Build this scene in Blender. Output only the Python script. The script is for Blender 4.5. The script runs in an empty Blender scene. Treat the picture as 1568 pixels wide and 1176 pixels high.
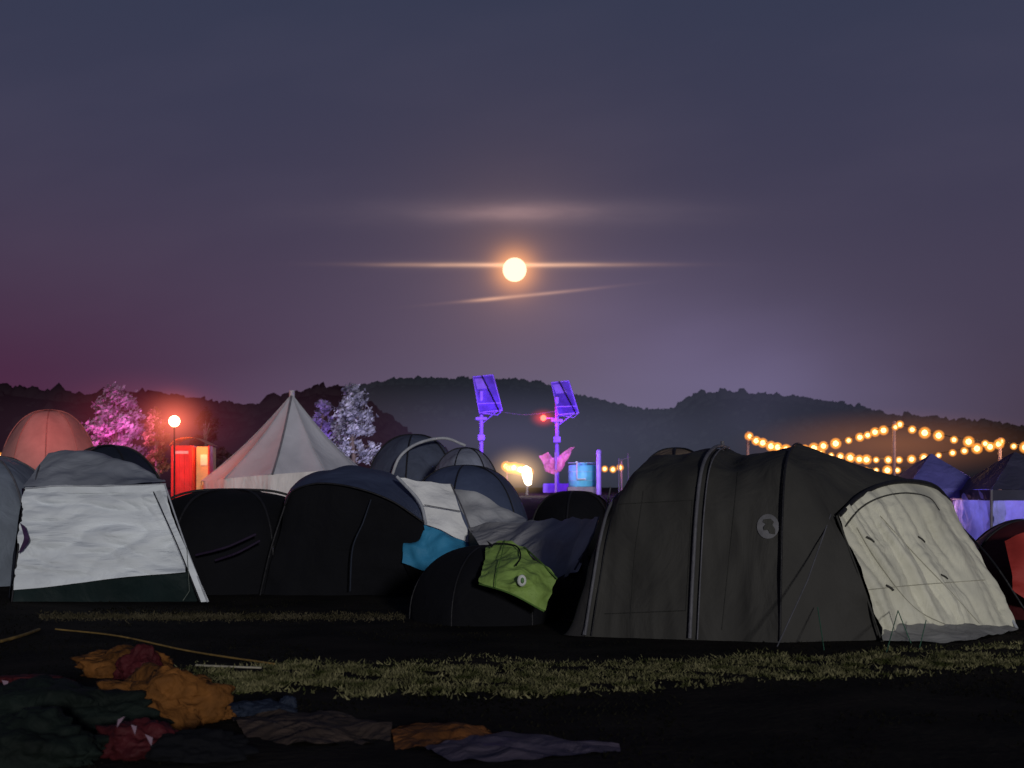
import bpy, bmesh, math, random
from mathutils import Vector, Matrix, noise
from mathutils.bvhtree import BVHTree
random.seed(7)
F=2154.0; EYE=1.6
def S(u,v,d):   # image pixel (u,v) projected to an assumed depth of d metres
    return Vector(((u-784)/F*d, d, EYE+(750-v)/F*d))
def G(u,v):     # image pixel (u,v) projected to a point on the flat ground
    return S(u,v,EYE*F/(v-750))
def sm(a,b,x):
    t=max(0,min(1,(x-a)/(b-a))); return t*t*(3-2*t)
def gh(x,y):
    return 1.25*sm(23,42,y)+0.012*max(0,min(40,y-42))

sc=bpy.context.scene
sc.view_settings.view_transform='Standard'
sc.view_settings.look='None'
sc.view_settings.exposure=0
# ------------------------------------------------ helpers
def srgb(r,g,b):
    f=lambda c:(c/255/12.92 if c/255<=0.04045 else ((c/255+0.055)/1.055)**2.4)
    return (f(r),f(g),f(b),1)
def newmat(name):
    m=bpy.data.materials.new(name); m.use_nodes=True
    nt=m.node_tree; nt.nodes.clear()
    o=nt.nodes.new('ShaderNodeOutputMaterial')
    return m,nt,o
def fabric(name,col,rough=.75,bump=.5,scale=2.5,trans=0.0,var=.18,stretch=(1,1,1),fine=True):
    m,nt,o=newmat(name); n=nt.nodes; l=nt.links
    tc=n.new('ShaderNodeTexCoord'); mp=n.new('ShaderNodeMapping'); mp.inputs['Scale'].default_value=stretch
    l.new(tc.outputs['Object'],mp.inputs[0])
    n1=n.new('ShaderNodeTexNoise'); n1.inputs['Scale'].default_value=scale; n1.inputs['Detail'].default_value=5; n1.inputs['Distortion'].default_value=.8
    n2=n.new('ShaderNodeTexNoise'); n2.inputs['Scale'].default_value=scale*.6; n2.inputs['Detail'].default_value=7; n2.inputs['Roughness'].default_value=.62
    l.new(mp.outputs[0],n1.inputs[0]); l.new(mp.outputs[0],n2.inputs[0])
    b=n.new('ShaderNodeBump'); b.inputs['Strength'].default_value=bump; b.inputs['Distance'].default_value=.15
    l.new(n1.outputs[0],b.inputs['Height'])
    mx=n.new('ShaderNodeMix'); mx.data_type='RGBA'
    c=list(col)[:3]
    mx.inputs[6].default_value=[x*(1-var) for x in c]+[1]; mx.inputs[7].default_value=[min(1,x*(1+var)) for x in c]+[1]
    rp=n.new('ShaderNodeMapRange'); rp.inputs[1].default_value=.35; rp.inputs[2].default_value=.65
    l.new(n2.outputs[0],rp.inputs[0]); l.new(rp.outputs[0],mx.inputs[0])
    p=n.new('ShaderNodeBsdfPrincipled'); p.inputs['Roughness'].default_value=rough
    p.inputs['Specular IOR Level'].default_value=.2
    l.new(mx.outputs[2],p.inputs['Base Color']); l.new(b.outputs[0],p.inputs['Normal'])
    if trans>0:
        t=n.new('ShaderNodeBsdfTranslucent'); l.new(mx.outputs[2],t.inputs[0])
        ms=n.new('ShaderNodeMixShader'); ms.inputs[0].default_value=trans
        l.new(p.outputs[0],ms.inputs[1]); l.new(t.outputs[0],ms.inputs[2]); l.new(ms.outputs[0],o.inputs[0])
    else: l.new(p.outputs[0],o.inputs[0])
    return m
def emis(name,col,st):
    m,nt,o=newmat(name); e=nt.nodes.new('ShaderNodeEmission'); e.inputs[0].default_value=col; e.inputs[1].default_value=st
    nt.links.new(e.outputs[0],o.inputs[0]); return m
def group(name,loc):
    e=bpy.data.objects.new(name,None); e.location=loc; e.empty_display_size=.3
    sc.collection.objects.link(e); return e
def link(ob,parent=None):
    sc.collection.objects.link(ob)
    if parent is not None:
        ob.parent=parent; ob.matrix_parent_inverse=Matrix.Translation(-Vector(parent.location))
    return ob
def mesh(name,verts,faces,mat,parent=None,smooth=True):
    me=bpy.data.meshes.new(name); me.from_pydata([tuple(v) for v in verts],[],faces)
    if mat: me.materials.append(mat)
    if smooth: me.polygons.foreach_set('use_smooth',[True]*len(me.polygons))
    me.update(); return link(bpy.data.objects.new(name,me),parent)
def cr(p,n,lin=False):
    if lin or len(p)==2:
        L=[0]
        for i in range(1,len(p)): L.append(L[-1]+(p[i]-p[i-1]).length)
        out=[]
        for k in range(n):
            t=L[-1]*k/(n-1); i=0
            while i<len(p)-2 and L[i+1]<t: i+=1
            d=L[i+1]-L[i] or 1
            out.append(p[i].lerp(p[i+1],(t-L[i])/d))
        return out
    q=[p[0]*2-p[1]]+list(p)+[p[-1]*2-p[-2]]; m=len(p)-1; out=[]
    for k in range(n):
        t=m*k/(n-1); i=min(int(t),m-1); t-=i
        a,b,c,d=q[i:i+4]
        out.append(.5*((2*b)+(c-a)*t+(2*a-5*b+4*c-d)*t*t+(3*b-a-3*c+d)*t**3))
    return out
def loft(name,rows,mat,parent=None,nu=40,nv=24,wr=0.03,ws=1.6,lin=False,linv=False,st=Vector((1,1,1)),seed=0):
    R=[cr([Vector(p) for p in r],nu,lin) for r in rows]
    cols=[cr([r[i] for r in R],nv,linv) for i in range(nu)]
    V=[cols[i][j] for j in range(nv) for i in range(nu)]
    Fc=[(j*nu+i,j*nu+i+1,(j+1)*nu+i+1,(j+1)*nu+i) for j in range(nv-1) for i in range(nu-1)]
    ob=mesh(name,V,Fc,mat,parent)
    if wr:
        me=ob.data; N=[v.normal.copy() for v in me.vertices]
        for v,nn in zip(me.vertices,N):
            c=v.co; s=Vector((c.x*st.x,c.y*st.y,c.z*st.z))*ws+Vector((seed,0,0))
            a=noise.noise(s)+.5*noise.noise(s*2.3)
            a2=abs(noise.noise(s*1.3+Vector((9,9,9))))
            v.co=c+nn*wr*(a+a2)
        me.update()
    return ob
def tube(name,pts,r,mat,parent=None,n=24,lin=False,cyc=False):
    cu=bpy.data.curves.new(name,'CURVE'); cu.dimensions='3D'; cu.bevel_depth=r; cu.bevel_resolution=2; cu.use_fill_caps=True
    P=cr([Vector(p) for p in pts],n) if (not lin and len(pts)>2) else [Vector(p) for p in pts]
    s=cu.splines.new('POLY'); s.points.add(len(P)-1); s.use_cyclic_u=cyc
    for a,b in zip(s.points,P): a.co=(*b,1)
    cu.materials.append(mat); return link(bpy.data.objects.new(name,cu),parent)
def box(name,c,s,mat,parent=None,rot=0,bev=.02):
    bm=bmesh.new(); bmesh.ops.create_cube(bm,size=1)
    for v in bm.verts: v.co=Vector((v.co.x*s[0],v.co.y*s[1],v.co.z*s[2]))
    if bev: bmesh.ops.bevel(bm,geom=bm.edges[:],offset=bev,segments=2,affect='EDGES')
    bmesh.ops.transform(bm,matrix=Matrix.Translation(c)@Matrix.Rotation(rot,4,'Z'),verts=bm.verts)
    me=bpy.data.meshes.new(name); bm.to_mesh(me); bm.free(); me.materials.append(mat)
    return link(bpy.data.objects.new(name,me),parent)
def ball(name,c,r,mat,parent=None,sub=2):
    bm=bmesh.new(); bmesh.ops.create_icosphere(bm,subdivisions=sub,radius=1)
    r=r if hasattr(r,'__len__') else (r,r,r)
    for v in bm.verts: v.co=Vector((v.co.x*r[0],v.co.y*r[1],v.co.z*r[2]))+Vector(c)
    me=bpy.data.meshes.new(name); bm.to_mesh(me); bm.free(); me.materials.append(mat)
    me.polygons.foreach_set('use_smooth',[True]*len(me.polygons))
    return link(bpy.data.objects.new(name,me),parent)
def cyl(name,c,r0,r1,h,mat,parent=None,n=28):
    V=[];Fc=[]
    prof=[(0,0),(r0*.96,0),(r0,.03*h),(r1,.95*h),(r1*.9,h),(0,h*1.02)]
    for rr,z in prof:
        for i in range(n):
            a=2*math.pi*i/n; V.append((c[0]+rr*math.cos(a),c[1]+rr*math.sin(a),c[2]+z))
    for j in range(len(prof)-1):
        for i in range(n): Fc.append((j*n+i,j*n+(i+1)%n,(j+1)*n+(i+1)%n,(j+1)*n+i))
    return mesh(name,V,Fc,mat,parent)
def lamp(name,loc,col,en,r=.1,parent=None):
    l=bpy.data.lights.new(name,'POINT'); l.color=col; l.energy=en; l.shadow_soft_size=r
    o=bpy.data.objects.new(name,l); o.location=loc; link(o,parent); return o
def dome(parent,u0,u1,vt,D,ry,mat,polemat=None,p=2.4,k=6,rot=0.3,nm='canopy',lob=.05,wr=.03,pr=.02,h_=None,base=None):
    cx=((u0+u1)/2-784)/F*D; rx=(u1-u0)/2/F*D; g=gh(cx,D) if base is None else base
    top=EYE+(750-vt)/F*D; h=top-g
    nu,nv=72,20; V=[];Fc=[]
    def P(th,ph,ex=1.0):
        cr_=max(0,math.cos(ph))**(2/p); sz=max(0,math.sin(ph))**(2/p)
        f=(1-lob*abs(math.sin(k*(th-rot)/2))*min(1,cr_*1.5))*ex
        x=rx*cr_*math.cos(th)*f; y=ry*cr_*math.sin(th)*f
        return Vector((cx+x,D+y,g+h*sz*(1-.4*lob*abs(math.sin(k*(th-rot)/2))*cr_)*ex))
    for j in range(nv):
        ph=math.pi/2*j/(nv-1)
        for i in range(nu):
            q=P(2*math.pi*i/nu,ph); s=q*1.4
            q=q+Vector((noise.noise(s),noise.noise(s+Vector((5,5,5))),noise.noise(s+Vector((9,1,1)))*min(1,j)))*wr
            V.append(q)
    for j in range(nv-1):
        for i in range(nu): Fc.append((j*nu+i,j*nu+(i+1)%nu,(j+1)*nu+(i+1)%nu,(j+1)*nu+i))
    ob=mesh(nm,V,Fc,mat,parent)
    if polemat:
        for q in range(k):
            th=rot+2*math.pi*q/k
            tube('pole_sleeve_%d'%q,[P(th,math.pi/2*t/10,1.004) for t in range(11)],pr,polemat,parent)
    return ob

# ------------------------------------------------ world (dusk sky)
w=bpy.data.worlds.new("World"); sc.world=w; w.use_nodes=True
nt=w.node_tree; nt.nodes.clear(); NN=nt.nodes; LL=nt.links
def M(op,a,b=None,c=None,clamp=False):
    n=NN.new('ShaderNodeMath'); n.operation=op; n.use_clamp=clamp
    for i,x in enumerate((a,b,c)):
        if x is None: continue
        if isinstance(x,(int,float)): n.inputs[i].default_value=x
        else: LL.new(x,n.inputs[i])
    return n.outputs[0]
tc=NN.new('ShaderNodeTexCoord'); sp=NN.new('ShaderNodeSeparateXYZ'); LL.new(tc.outputs['Generated'],sp.inputs[0])
yy=M('MAXIMUM',sp.outputs[1],.06)
U=M('DIVIDE',sp.outputs[0],yy); Vv=M('DIVIDE',sp.outputs[2],yy)
def gauss(x,c,s):
    d=M('DIVIDE',M('SUBTRACT',x,c),s); return M('EXPONENT',M('MULTIPLY',M('MULTIPLY',d,d),-1))
rampn=NN.new('ShaderNodeValToRGB'); LL.new(M('MAXIMUM',sp.outputs[2],0),rampn.inputs[0])
cr_=rampn.color_ramp
stops=[(0.0,(72,60,80)),(.07,(71,63,84)),(.15,(68,62,83)),(.25,(60,60,82)),(.34,(53,58,80)),(1.0,(26,32,54))]
cr_.elements[0].position=0; cr_.elements[0].color=srgb(*stops[0][1]); cr_.elements[1].position=1; cr_.elements[1].color=srgb(*stops[-1][1])
for p_,c_ in stops[1:-1]:
    e=cr_.elements.new(p_); e.color=srgb(*c_)
col=rampn.outputs[0]
def mixadd(base,color,fac,blend='ADD'):
    n=NN.new('ShaderNodeMix'); n.data_type='RGBA'; n.blend_type=blend; n.clamp_factor=True
    LL.new(base,n.inputs[6]); n.inputs[7].default_value=color; LL.new(fac,n.inputs[0]); return n.outputs[2]
mp=NN.new('ShaderNodeCombineXYZ'); LL.new(M('MULTIPLY',U,3),mp.inputs[0]); LL.new(M('ADD',M('MULTIPLY',Vv,9),M('MULTIPLY',U,-1.2)),mp.inputs[1])
nz=NN.new('ShaderNodeTexNoise'); nz.inputs['Scale'].default_value=1.3; nz.inputs['Detail'].default_value=3; LL.new(mp.outputs[0],nz.inputs[0])
nzf=nz.outputs[0]
mp2=NN.new('ShaderNodeCombineXYZ'); LL.new(M('MULTIPLY',U,14),mp2.inputs[0]); LL.new(M('MULTIPLY',Vv,60),mp2.inputs[1])
nz2=NN.new('ShaderNodeTexNoise'); nz2.inputs['Scale'].default_value=1.6; nz2.inputs['Detail'].default_value=4; LL.new(mp2.outputs[0],nz2.inputs[0])
rag=M('ADD',.35,M('MULTIPLY',nz2.outputs[0],1.3))
left=M('MULTIPLY',gauss(U,-.42,.28),gauss(Vv,.03,.12))
col=mixadd(col,srgb(74,28,58),M('MULTIPLY',left,.9),'MIX')
right=M('MULTIPLY',gauss(U,.42,.2),gauss(Vv,.0,.09))
col=mixadd(col,srgb(64,50,62),M('MULTIPLY',right,.75),'MIX')
veil=M('MULTIPLY',gauss(U,.04,.22),gauss(Vv,.08,.085))
col=mixadd(col,(.038,.032,.050,1),veil)
# drifting smoke low on the right, lit by the camp
smk=M('MULTIPLY',M('MULTIPLY',gauss(M('SUBTRACT',U,M('MULTIPLY',Vv,-.8)),.215,.10),gauss(Vv,.06,.085)),M('ADD',.15,M('MULTIPLY',nzf,1.4)))
col=mixadd(col,(.034,.028,.062,1),smk)
cl=M('MULTIPLY',M('SUBTRACT',nzf,.45),M('MULTIPLY',gauss(Vv,.2,.2),1.1),clamp=True)
col=mixadd(col,(.026,.020,.026,1),cl)
dx=M('SUBTRACT',U,.0019); dy=M('SUBTRACT',Vv,.1565)
d=M('SQRT',M('ADD',M('MULTIPLY',dx,dx),M('MULTIPLY',dy,dy)))
col=mixadd(col,(.105,.055,.030,1),M('EXPONENT',M('DIVIDE',d,-.045)))
col=mixadd(col,(.85,.30,.06,1),M('EXPONENT',M('DIVIDE',M('MULTIPLY',d,d),-.00017)))
col=mixadd(col,(.30,.13,.035,1),M('EXPONENT',M('DIVIDE',d,-.013)))
wob=M('MULTIPLY',M('SUBTRACT',nzf,.5),.004)
V2=M('ADD',Vv,wob)
s1=M('MULTIPLY',M('MULTIPLY',gauss(V2,.1600,.0014),gauss(U,.0,.066)),rag); col=mixadd(col,(.62,.34,.19,1),s1)
s1b=M('MULTIPLY',gauss(V2,.1600,.0035),gauss(U,.0,.075)); col=mixadd(col,(.06,.035,.02,1),s1b)
s2=M('MULTIPLY',M('MULTIPLY',gauss(V2,.1975,.006),gauss(U,.003,.042)),rag); col=mixadd(col,(.13,.074,.060,1),s2)
s2b=M('MULTIPLY',M('MULTIPLY',gauss(V2,.197,.010),gauss(U,.01,.11)),rag); col=mixadd(col,(.045,.032,.032,1),s2b)
V3=M('SUBTRACT',V2,M('MULTIPLY',U,.1))
s3=M('MULTIPLY',M('MULTIPLY',gauss(V3,.1375,.0011),gauss(U,.012,.042)),rag); col=mixadd(col,(.26,.14,.085,1),s3)
s3b=M('MULTIPLY',gauss(V3,.1372,.0013),gauss(U,-.016,.013)); col=mixadd(col,(.32,.16,.08,1),s3b)
bg=NN.new('ShaderNodeBackground'); LL.new(col,bg.inputs[0]); bg.inputs[1].default_value=1
wo=NN.new('ShaderNodeOutputWorld'); LL.new(bg.outputs[0],wo.inputs[0])

# ------------------------------------------------ camera
cam=bpy.data.cameras.new('camera'); co=bpy.data.objects.new('camera',cam); sc.collection.objects.link(co)
co.location=(0,0,EYE); co.rotation_euler=(math.radians(90),0,0)
cam.sensor_width=36; cam.lens=F/1568*36; cam.shift_y=162/1568; cam.clip_end=20000
cam.dof.use_dof=True; cam.dof.focus_distance=18; cam.dof.aperture_fstop=2.6
sc.camera=co
sl=bpy.data.lights.new('assumed_front_fill','SUN'); sl.energy=1.2; sl.angle=math.radians(4); sl.color=(1,.97,.94)  # sun lamp added as front fill for assumed lighting behind the camera
so=bpy.data.objects.new('assumed_front_fill',sl); sc.collection.objects.link(so)
so.rotation_euler=Vector((-.22,.95,-.13)).to_track_quat('-Z','Y').to_euler()

# ------------------------------------------------ moon
m=emis('moon_surface',(1,.80,.50,1),1.7)
ball('moon',S(788,413,9000),76,m,None,4)

# ------------------------------------------------ ground
m,nt_,o_=newmat('ground_soil'); n=nt_.nodes; l=nt_.links
tcc=n.new('ShaderNodeTexCoord'); a=n.new('ShaderNodeTexNoise'); a.inputs['Scale'].default_value=1.2; a.inputs['Detail'].default_value=8
l.new(tcc.outputs['Object'],a.inputs[0]); r=n.new('ShaderNodeValToRGB'); r.color_ramp.elements[0].position=.35; r.color_ramp.elements[1].position=.7
r.color_ramp.elements[0].color=(.010,.009,.009,1); r.color_ramp.elements[1].color=(.028,.024,.019,1)
l.new(a.outputs[0],r.inputs[0]); b=n.new('ShaderNodeBump'); b.inputs['Distance'].default_value=.05; b.inputs['Strength'].default_value=.5
a2=n.new('ShaderNodeTexNoise'); a2.inputs['Scale'].default_value=12; a2.inputs['Detail'].default_value=6; l.new(tcc.outputs['Object'],a2.inputs[0]); l.new(a2.outputs[0],b.inputs['Height'])
p=n.new('ShaderNodeBsdfPrincipled'); p.inputs['Roughness'].default_value=.95; p.inputs['Specular IOR Level'].default_value=.05; l.new(r.outputs[0],p.inputs[0]); l.new(b.outputs[0],p.inputs['Normal']); l.new(p.outputs[0],o_.inputs[0])
ys=[-200,-40,-10]+[i*1.0 for i in range(0,60)]+[60,70,82,100,150,250,500,1000,2500,6000]
xs=[-6000,-2000,-600,-200,-80,-40]+[i*1.0 for i in range(-25,26)]+[40,80,200,600,2000,6000]
V=[(x,y,gh(x,y)+.02*noise.noise(Vector((x*.4,y*.4,0)))*(1 if abs(x)<26 and 3<y<60 else 0)) for y in ys for x in xs]; nx=len(xs)
mesh('ground',V,[(j*nx+i,j*nx+i+1,(j+1)*nx+i+1,(j+1)*nx+i) for j in range(len(ys)-1) for i in range(nx-1)],m)

def leafmat(name,c1,c2,sc_=3):
    m,nt_,o_=newmat(name); n=nt_.nodes; l=nt_.links
    tcc=n.new('ShaderNodeTexCoord'); a=n.new('ShaderNodeTexNoise'); a.inputs['Scale'].default_value=sc_; a.inputs['Detail'].default_value=4
    l.new(tcc.outputs['Object'],a.inputs[0]); r=n.new('ShaderNodeValToRGB'); r.color_ramp.elements[0].position=.35; r.color_ramp.elements[1].position=.65
    r.color_ramp.elements[0].color=(*c1,1); r.color_ramp.elements[1].color=(*c2,1); l.new(a.outputs[0],r.inputs[0])
    p=n.new('ShaderNodeBsdfDiffuse'); l.new(r.outputs[0],p.inputs[0]); t=n.new('ShaderNodeBsdfTranslucent'); l.new(r.outputs[0],t.inputs[0])
    ms=n.new('ShaderNodeMixShader'); ms.inputs[0].default_value=.25; l.new(p.outputs[0],ms.inputs[1]); l.new(t.outputs[0],ms.inputs[2]); l.new(ms.outputs[0],o_.inputs[0]); return m
def grass(name,cnt,pos,h,mat):
    V=[];Fc=[]
    for _ in range(cnt):
        q=pos()
        if q is None: continue
        x,y=q; z=gh(x,y)-.01; a=random.uniform(0,math.pi); hh=h*random.uniform(.3,1.2); ww=.008+.008*random.random()
        lx,ly=random.gauss(0,.7)*hh,random.gauss(0,.7)*hh; k=len(V)
        V+=[(x-ww*math.cos(a),y-ww*math.sin(a),z),(x+ww*math.cos(a),y+ww*math.sin(a),z),(x+lx,y+ly,z+hh)]
        Fc.append((k,k+1,k+2))
    return mesh(name,V,Fc,mat,None,False)
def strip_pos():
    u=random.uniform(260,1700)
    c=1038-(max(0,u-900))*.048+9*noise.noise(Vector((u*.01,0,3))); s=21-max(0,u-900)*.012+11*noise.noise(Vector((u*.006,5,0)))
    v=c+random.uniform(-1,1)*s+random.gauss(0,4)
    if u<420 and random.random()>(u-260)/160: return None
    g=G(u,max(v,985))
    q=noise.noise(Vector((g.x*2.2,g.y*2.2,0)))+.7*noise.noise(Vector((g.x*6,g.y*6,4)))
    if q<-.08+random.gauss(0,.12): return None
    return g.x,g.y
grass('grass_strip',60000,strip_pos,.044,leafmat('grass_lit_tone',(.05,.06,.02),(.29,.27,.14),4.5))  # band of light on the ground, painted as lighter blades
def strip2():
    u=random.uniform(60,620); v=945+random.gauss(0,3); g=G(u,v); return g.x,g.y
grass('grass_verge',5000,strip2,.04,leafmat('grass_verge_leaf',(.05,.045,.025),(.11,.095,.06),2))
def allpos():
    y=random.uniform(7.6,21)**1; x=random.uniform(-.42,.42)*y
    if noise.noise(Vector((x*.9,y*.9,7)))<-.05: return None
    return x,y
grass('grass_field',36000,allpos,.03,leafmat('grass_shade_tone',(.006,.006,.004),(.019,.018,.012),.8))  # shade around the lit band, put into darker blade colours

# ------------------------------------------------ hills
def prof(P,u):
    if u<=P[0][0]: return P[0][1]
    for (a,b),(c,d_) in zip(P,P[1:]):
        if u<=c: return b+(d_-b)*((u-a)/(c-a))
    return P[-1][1]
def hill(name,P,D,Db,mat,tree_n,tr,seed,u0,u1,jag):
    par=group(name,(0,D,0))
    nu=220; V=[]; Fc=[]; rows=[(D*1.5,0),(D*1.2,.6),(D,1),(D*.93,.85),(D*.86,.6),((D*.8+Db)/2,.3),(Db,0)]
    for (dd,hf) in rows:
        for i in range(nu):
            u=u0+(u1-u0)*i/(nu-1); z=EYE+(750-prof(P,u)-2)/F*D
            x=(u-784)/F*D
            V.append((x,dd,max(-1,z*hf+ (0 if hf==0 else D*.002*noise.noise(Vector((x*.02,dd*.02,seed))))) ))
    for j in range(len(rows)-1):
        for i in range(nu-1): Fc.append((j*nu+i,j*nu+i+1,(j+1)*nu+i+1,(j+1)*nu+i))
    mesh('slope',V,Fc,mat,par)
    bm=bmesh.new(); bmesh.ops.create_icosphere(bm,subdivisions=2,radius=1); bv=[v.co.copy() for v in bm.verts]; bf=[tuple(x.index for x in f.verts) for f in bm.faces]; bm.free()
    V=[];Fc=[]; rnd=random.Random(seed)
    for k in range(tree_n):
        u=rnd.uniform(u0,u1)
        ridge=rnd.random()<.6
        f=1.0 if ridge else rnd.uniform(.80,1.0); dd=D*f*(1+rnd.uniform(-.01,.01))
        z=EYE+(750-prof(P,u))/F*D
        hf=1 if ridge else (.6+.4*(f-.86)/.14 if f>.86 else .45+.15*(f-.8)/.06)
        s=tr*rnd.uniform(.5,1.25)*(1.6 if rnd.random()<.06 else 1)
        c=Vector(((u-784)/F*D,dd,z*hf-s*jag)); k0=len(V); off=Vector((rnd.uniform(0,99),0,0)); sx=rnd.uniform(.7,1.1); sz=rnd.uniform(.8,1.35)
        for v in bv:
            q=v*(1+.45*noise.noise(v*1.7+off)+.25*noise.noise(v*4+off)); V.append(c+Vector((q.x*sx,q.y*sx,q.z*sz))*s)
        Fc+=[tuple(k0+i for i in f_) for f_ in bf]
    mesh('tree_cover',V,Fc,mat,par,True)
    return par
far=leafmat('forest_far',(.011,.014,.017),(.014,.018,.021),.006)
near=leafmat('forest_dark',(.011,.009,.011),(.016,.013,.016),.02)
PH=[(-200,640),(380,640),(480,612),(540,600),(580,588),(610,584),(650,583),(700,584),(760,584),(800,586),(835,592),(880,608),(930,619),(985,631),(1040,631),(1200,631),(1400,650),(1800,668)]
hill('wooded_hill',PH,1200,700,far,2600,3.8,3,350,1500,.62)
PH2=[(960,660),(1025,640),(1045,620),(1070,607),(1110,605),(1150,607),(1190,610),(1240,615),(1290,623),(1320,629),(1350,640),(1400,642),(1460,648),(1520,652),(1568,657),(1800,668)]
hill('wooded_hill',PH2,900,560,leafmat('forest_far_b',(.012,.013,.017),(.015,.017,.021),.008),2000,3.2,5,960,1750,.6)
PL=[(-200,600),(0,600),(60,606),(120,613),(180,610),(230,612),(280,616),(330,622),(380,630),(420,624),(460,606),(500,600),(540,606),(580,640),(640,680),(700,720)]
hill('wooded_ridge',PL,330,170,near,1300,1.9,9,-200,700,.5)

# ------------------------------------------------ materials
white=fabric('white_canvas',(.72,.77,.81),.7,.7,1.6,stretch=(.6,1,2.2),var=.10)
bell=fabric('bell_canvas',(.47,.48,.54),.85,.4,1.2,stretch=(1,1,.5),var=.10)
bell2=fabric('bell_wall_canvas',(.66,.64,.64),.85,.6,2,stretch=(2,1,.5))
slate=fabric('slate_fabric',(.18,.21,.26),.6,.4,2)
greyf=fabric('grey_fabric',(.36,.37,.39),.7,.5,1.8)
navy=fabric('navy_fabric',(.058,.075,.135),.6,.4,1.5)
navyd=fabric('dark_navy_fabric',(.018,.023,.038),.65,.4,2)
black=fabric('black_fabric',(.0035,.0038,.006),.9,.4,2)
char=fabric('charcoal_fabric',(.041,.040,.037),.75,.6,1.4,stretch=(1,1,.6),var=.18)
char2=fabric('charcoal_roof',(.022,.021,.022),.7,.45,1.4)
beige=fabric('beige_door_fabric',(.62,.61,.50),.7,.7,1.7,stretch=(1,1,.8),var=.12)
blue=fabric('blue_fabric',(.035,.22,.40),.6,.5,2)
lime=fabric('lime_fabric',(.22,.34,.085),.6,.5,3)
teal=fabric('dark_green_groundsheet',(.007,.016,.017),.6,.3,2)
coral=fabric('coral_fabric',(.50,.22,.20),.7,.4,1.2)
maroon=fabric('maroon_fabric',(.07,.012,.014),.6,.4,2)
redf=fabric('red_fabric',(.34,.035,.03),.6,.4,2)
polem=fabric('pole_sleeve_grey',(.10,.10,.115),.5,.2,8)
poled=fabric('pole_sleeve_dark',(.015,.015,.018),.5,.2,8)
polel=fabric('pole_sleeve_light',(.40,.42,.46),.5,.2,8)
metal=fabric('painted_steel',(.16,.15,.18),.5,.1,5)
cord=fabric('guy_cord',(.12,.14,.12),.8,0,5)

# ------------------------------------------------ white shelter tent (left)
g=group('white_shelter_tent',S(160,922,20))
fw=loft('front_sheet',[[S(38,747,20.7),S(90,744,20.6),S(150,744,20.5),S(205,743,20.4),S(253,741,20.4)],
  [S(32,800,20.4),S(100,800,20.3),S(200,800,20.2),S(268,800,20.2)],
  [S(20,903,20.1),S(80,898,20.0),S(160,888,19.95),S(230,880,19.9),S(286,876,19.9)]],white,g,130,90,.05,1.1,st=Vector((.7,1,1.8)))  # white front wall of the shelter
me=fw.data
for v in me.vertices:   # drag folds fanning from the top corners and hanging swags
    c=v.co; x=c.x+6.0; z=c.z
    e=max(0,min(1,(z-.22)/.25))*max(0,min(1,(1.62-z)/.12))
    f=abs(noise.noise(Vector((x*.9+z*1.3,z*3.2-x*.55,3))))+.6*abs(noise.noise(Vector((x*1.6-z,z*6+x*.8,8))))
    cf=max(0,1-abs((x-1.05)+(1.6-z)*.0)/.5)  # bunched folds near right corner
    f+=.7*cf*abs(math.sin((z*1.2+x*1.6)*9))*max(0,(z-.9)/.7)
    v.co.y+=-.15*e*f
me.update()
loft('valance_band',[[S(38,746,20.66),S(90,743,20.54),S(150,743,20.44),S(205,742,20.34),S(253,740,20.34)],[S(37,757,20.62),S(90,755,20.5),S(150,755,20.4),S(205,754,20.3),S(256,752,20.3)]],white,g,60,6,.02,2)
loft('mud_skirt',[[S(20,902,20.14),S(80,897,20.07),S(160,887,20.02),S(230,879,19.97),S(286,875,19.97)],
  [S(16,924,20.1),S(160,922,20.1),S(303,921,20.1)]],teal,g,40,8,.02)
loft('roof',[[S(37,748,20.72),S(90,744,20.62),S(150,744,20.52),S(205,743,20.42),S(254,741,20.42)],
  [S(52,722,21.3),S(95,713,21.3),S(150,714,21.3),S(205,722,21.2),S(247,735,21)],
  [S(76,697,22),S(105,692,22),S(145,694,22),S(190,706,21.8),S(238,728,21.5)],
  [S(60,730,23.5),S(105,722,23.5),S(150,722,23.5),S(195,728,23.5),S(232,740,23.5)]],fabric('grey_roof_fabric',(.26,.28,.32),.7,.5,1.4),g,50,30,.05)
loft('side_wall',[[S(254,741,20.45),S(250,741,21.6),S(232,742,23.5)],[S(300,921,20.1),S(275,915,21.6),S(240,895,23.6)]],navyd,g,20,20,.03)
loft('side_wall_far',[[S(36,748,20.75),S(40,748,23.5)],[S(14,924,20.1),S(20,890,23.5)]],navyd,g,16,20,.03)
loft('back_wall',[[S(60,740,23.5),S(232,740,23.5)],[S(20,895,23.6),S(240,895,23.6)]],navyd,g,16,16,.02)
loft('corner_flap',[[S(236,753,20.2),S(245,750,20.15)],[S(274,838,19.7),S(283,836,19.7)],[S(308,922,19.5),S(320,921,19.5)]],white,g,6,30,.01)
tube('corner_pole',[S(252,741,20.3),S(286,840,19.75),S(318,922,19.45)],.012,polel,g)
tube('corner_seam',[S(235,753,20.15),S(273,838,19.68),S(306,922,19.48)],.007,poled,g)
tube('corner_pole_far',[S(38,747,20.7),S(30,820,20.3),S(18,922,20.1)],.015,poled,g)
tube('roof_seam',[S(38,748,20.64),S(90,744,20.52),S(150,744,20.42),S(205,743,20.34),S(254,741,20.34)],.009,polel,g)
tube('roof_hoop',[S(52,747,20.7),S(60,715,21.4),S(76,697,22)],.012,polem,g)
loft('door_tie',[[S(30,800,20.2),S(38,806,20.1)],[S(36,822,20.0),S(44,826,20.0)],[S(28,848,20.1),S(35,845,20.1)]],fabric('violet_strap',(.05,.025,.075)),g,6,14,.05)
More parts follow.
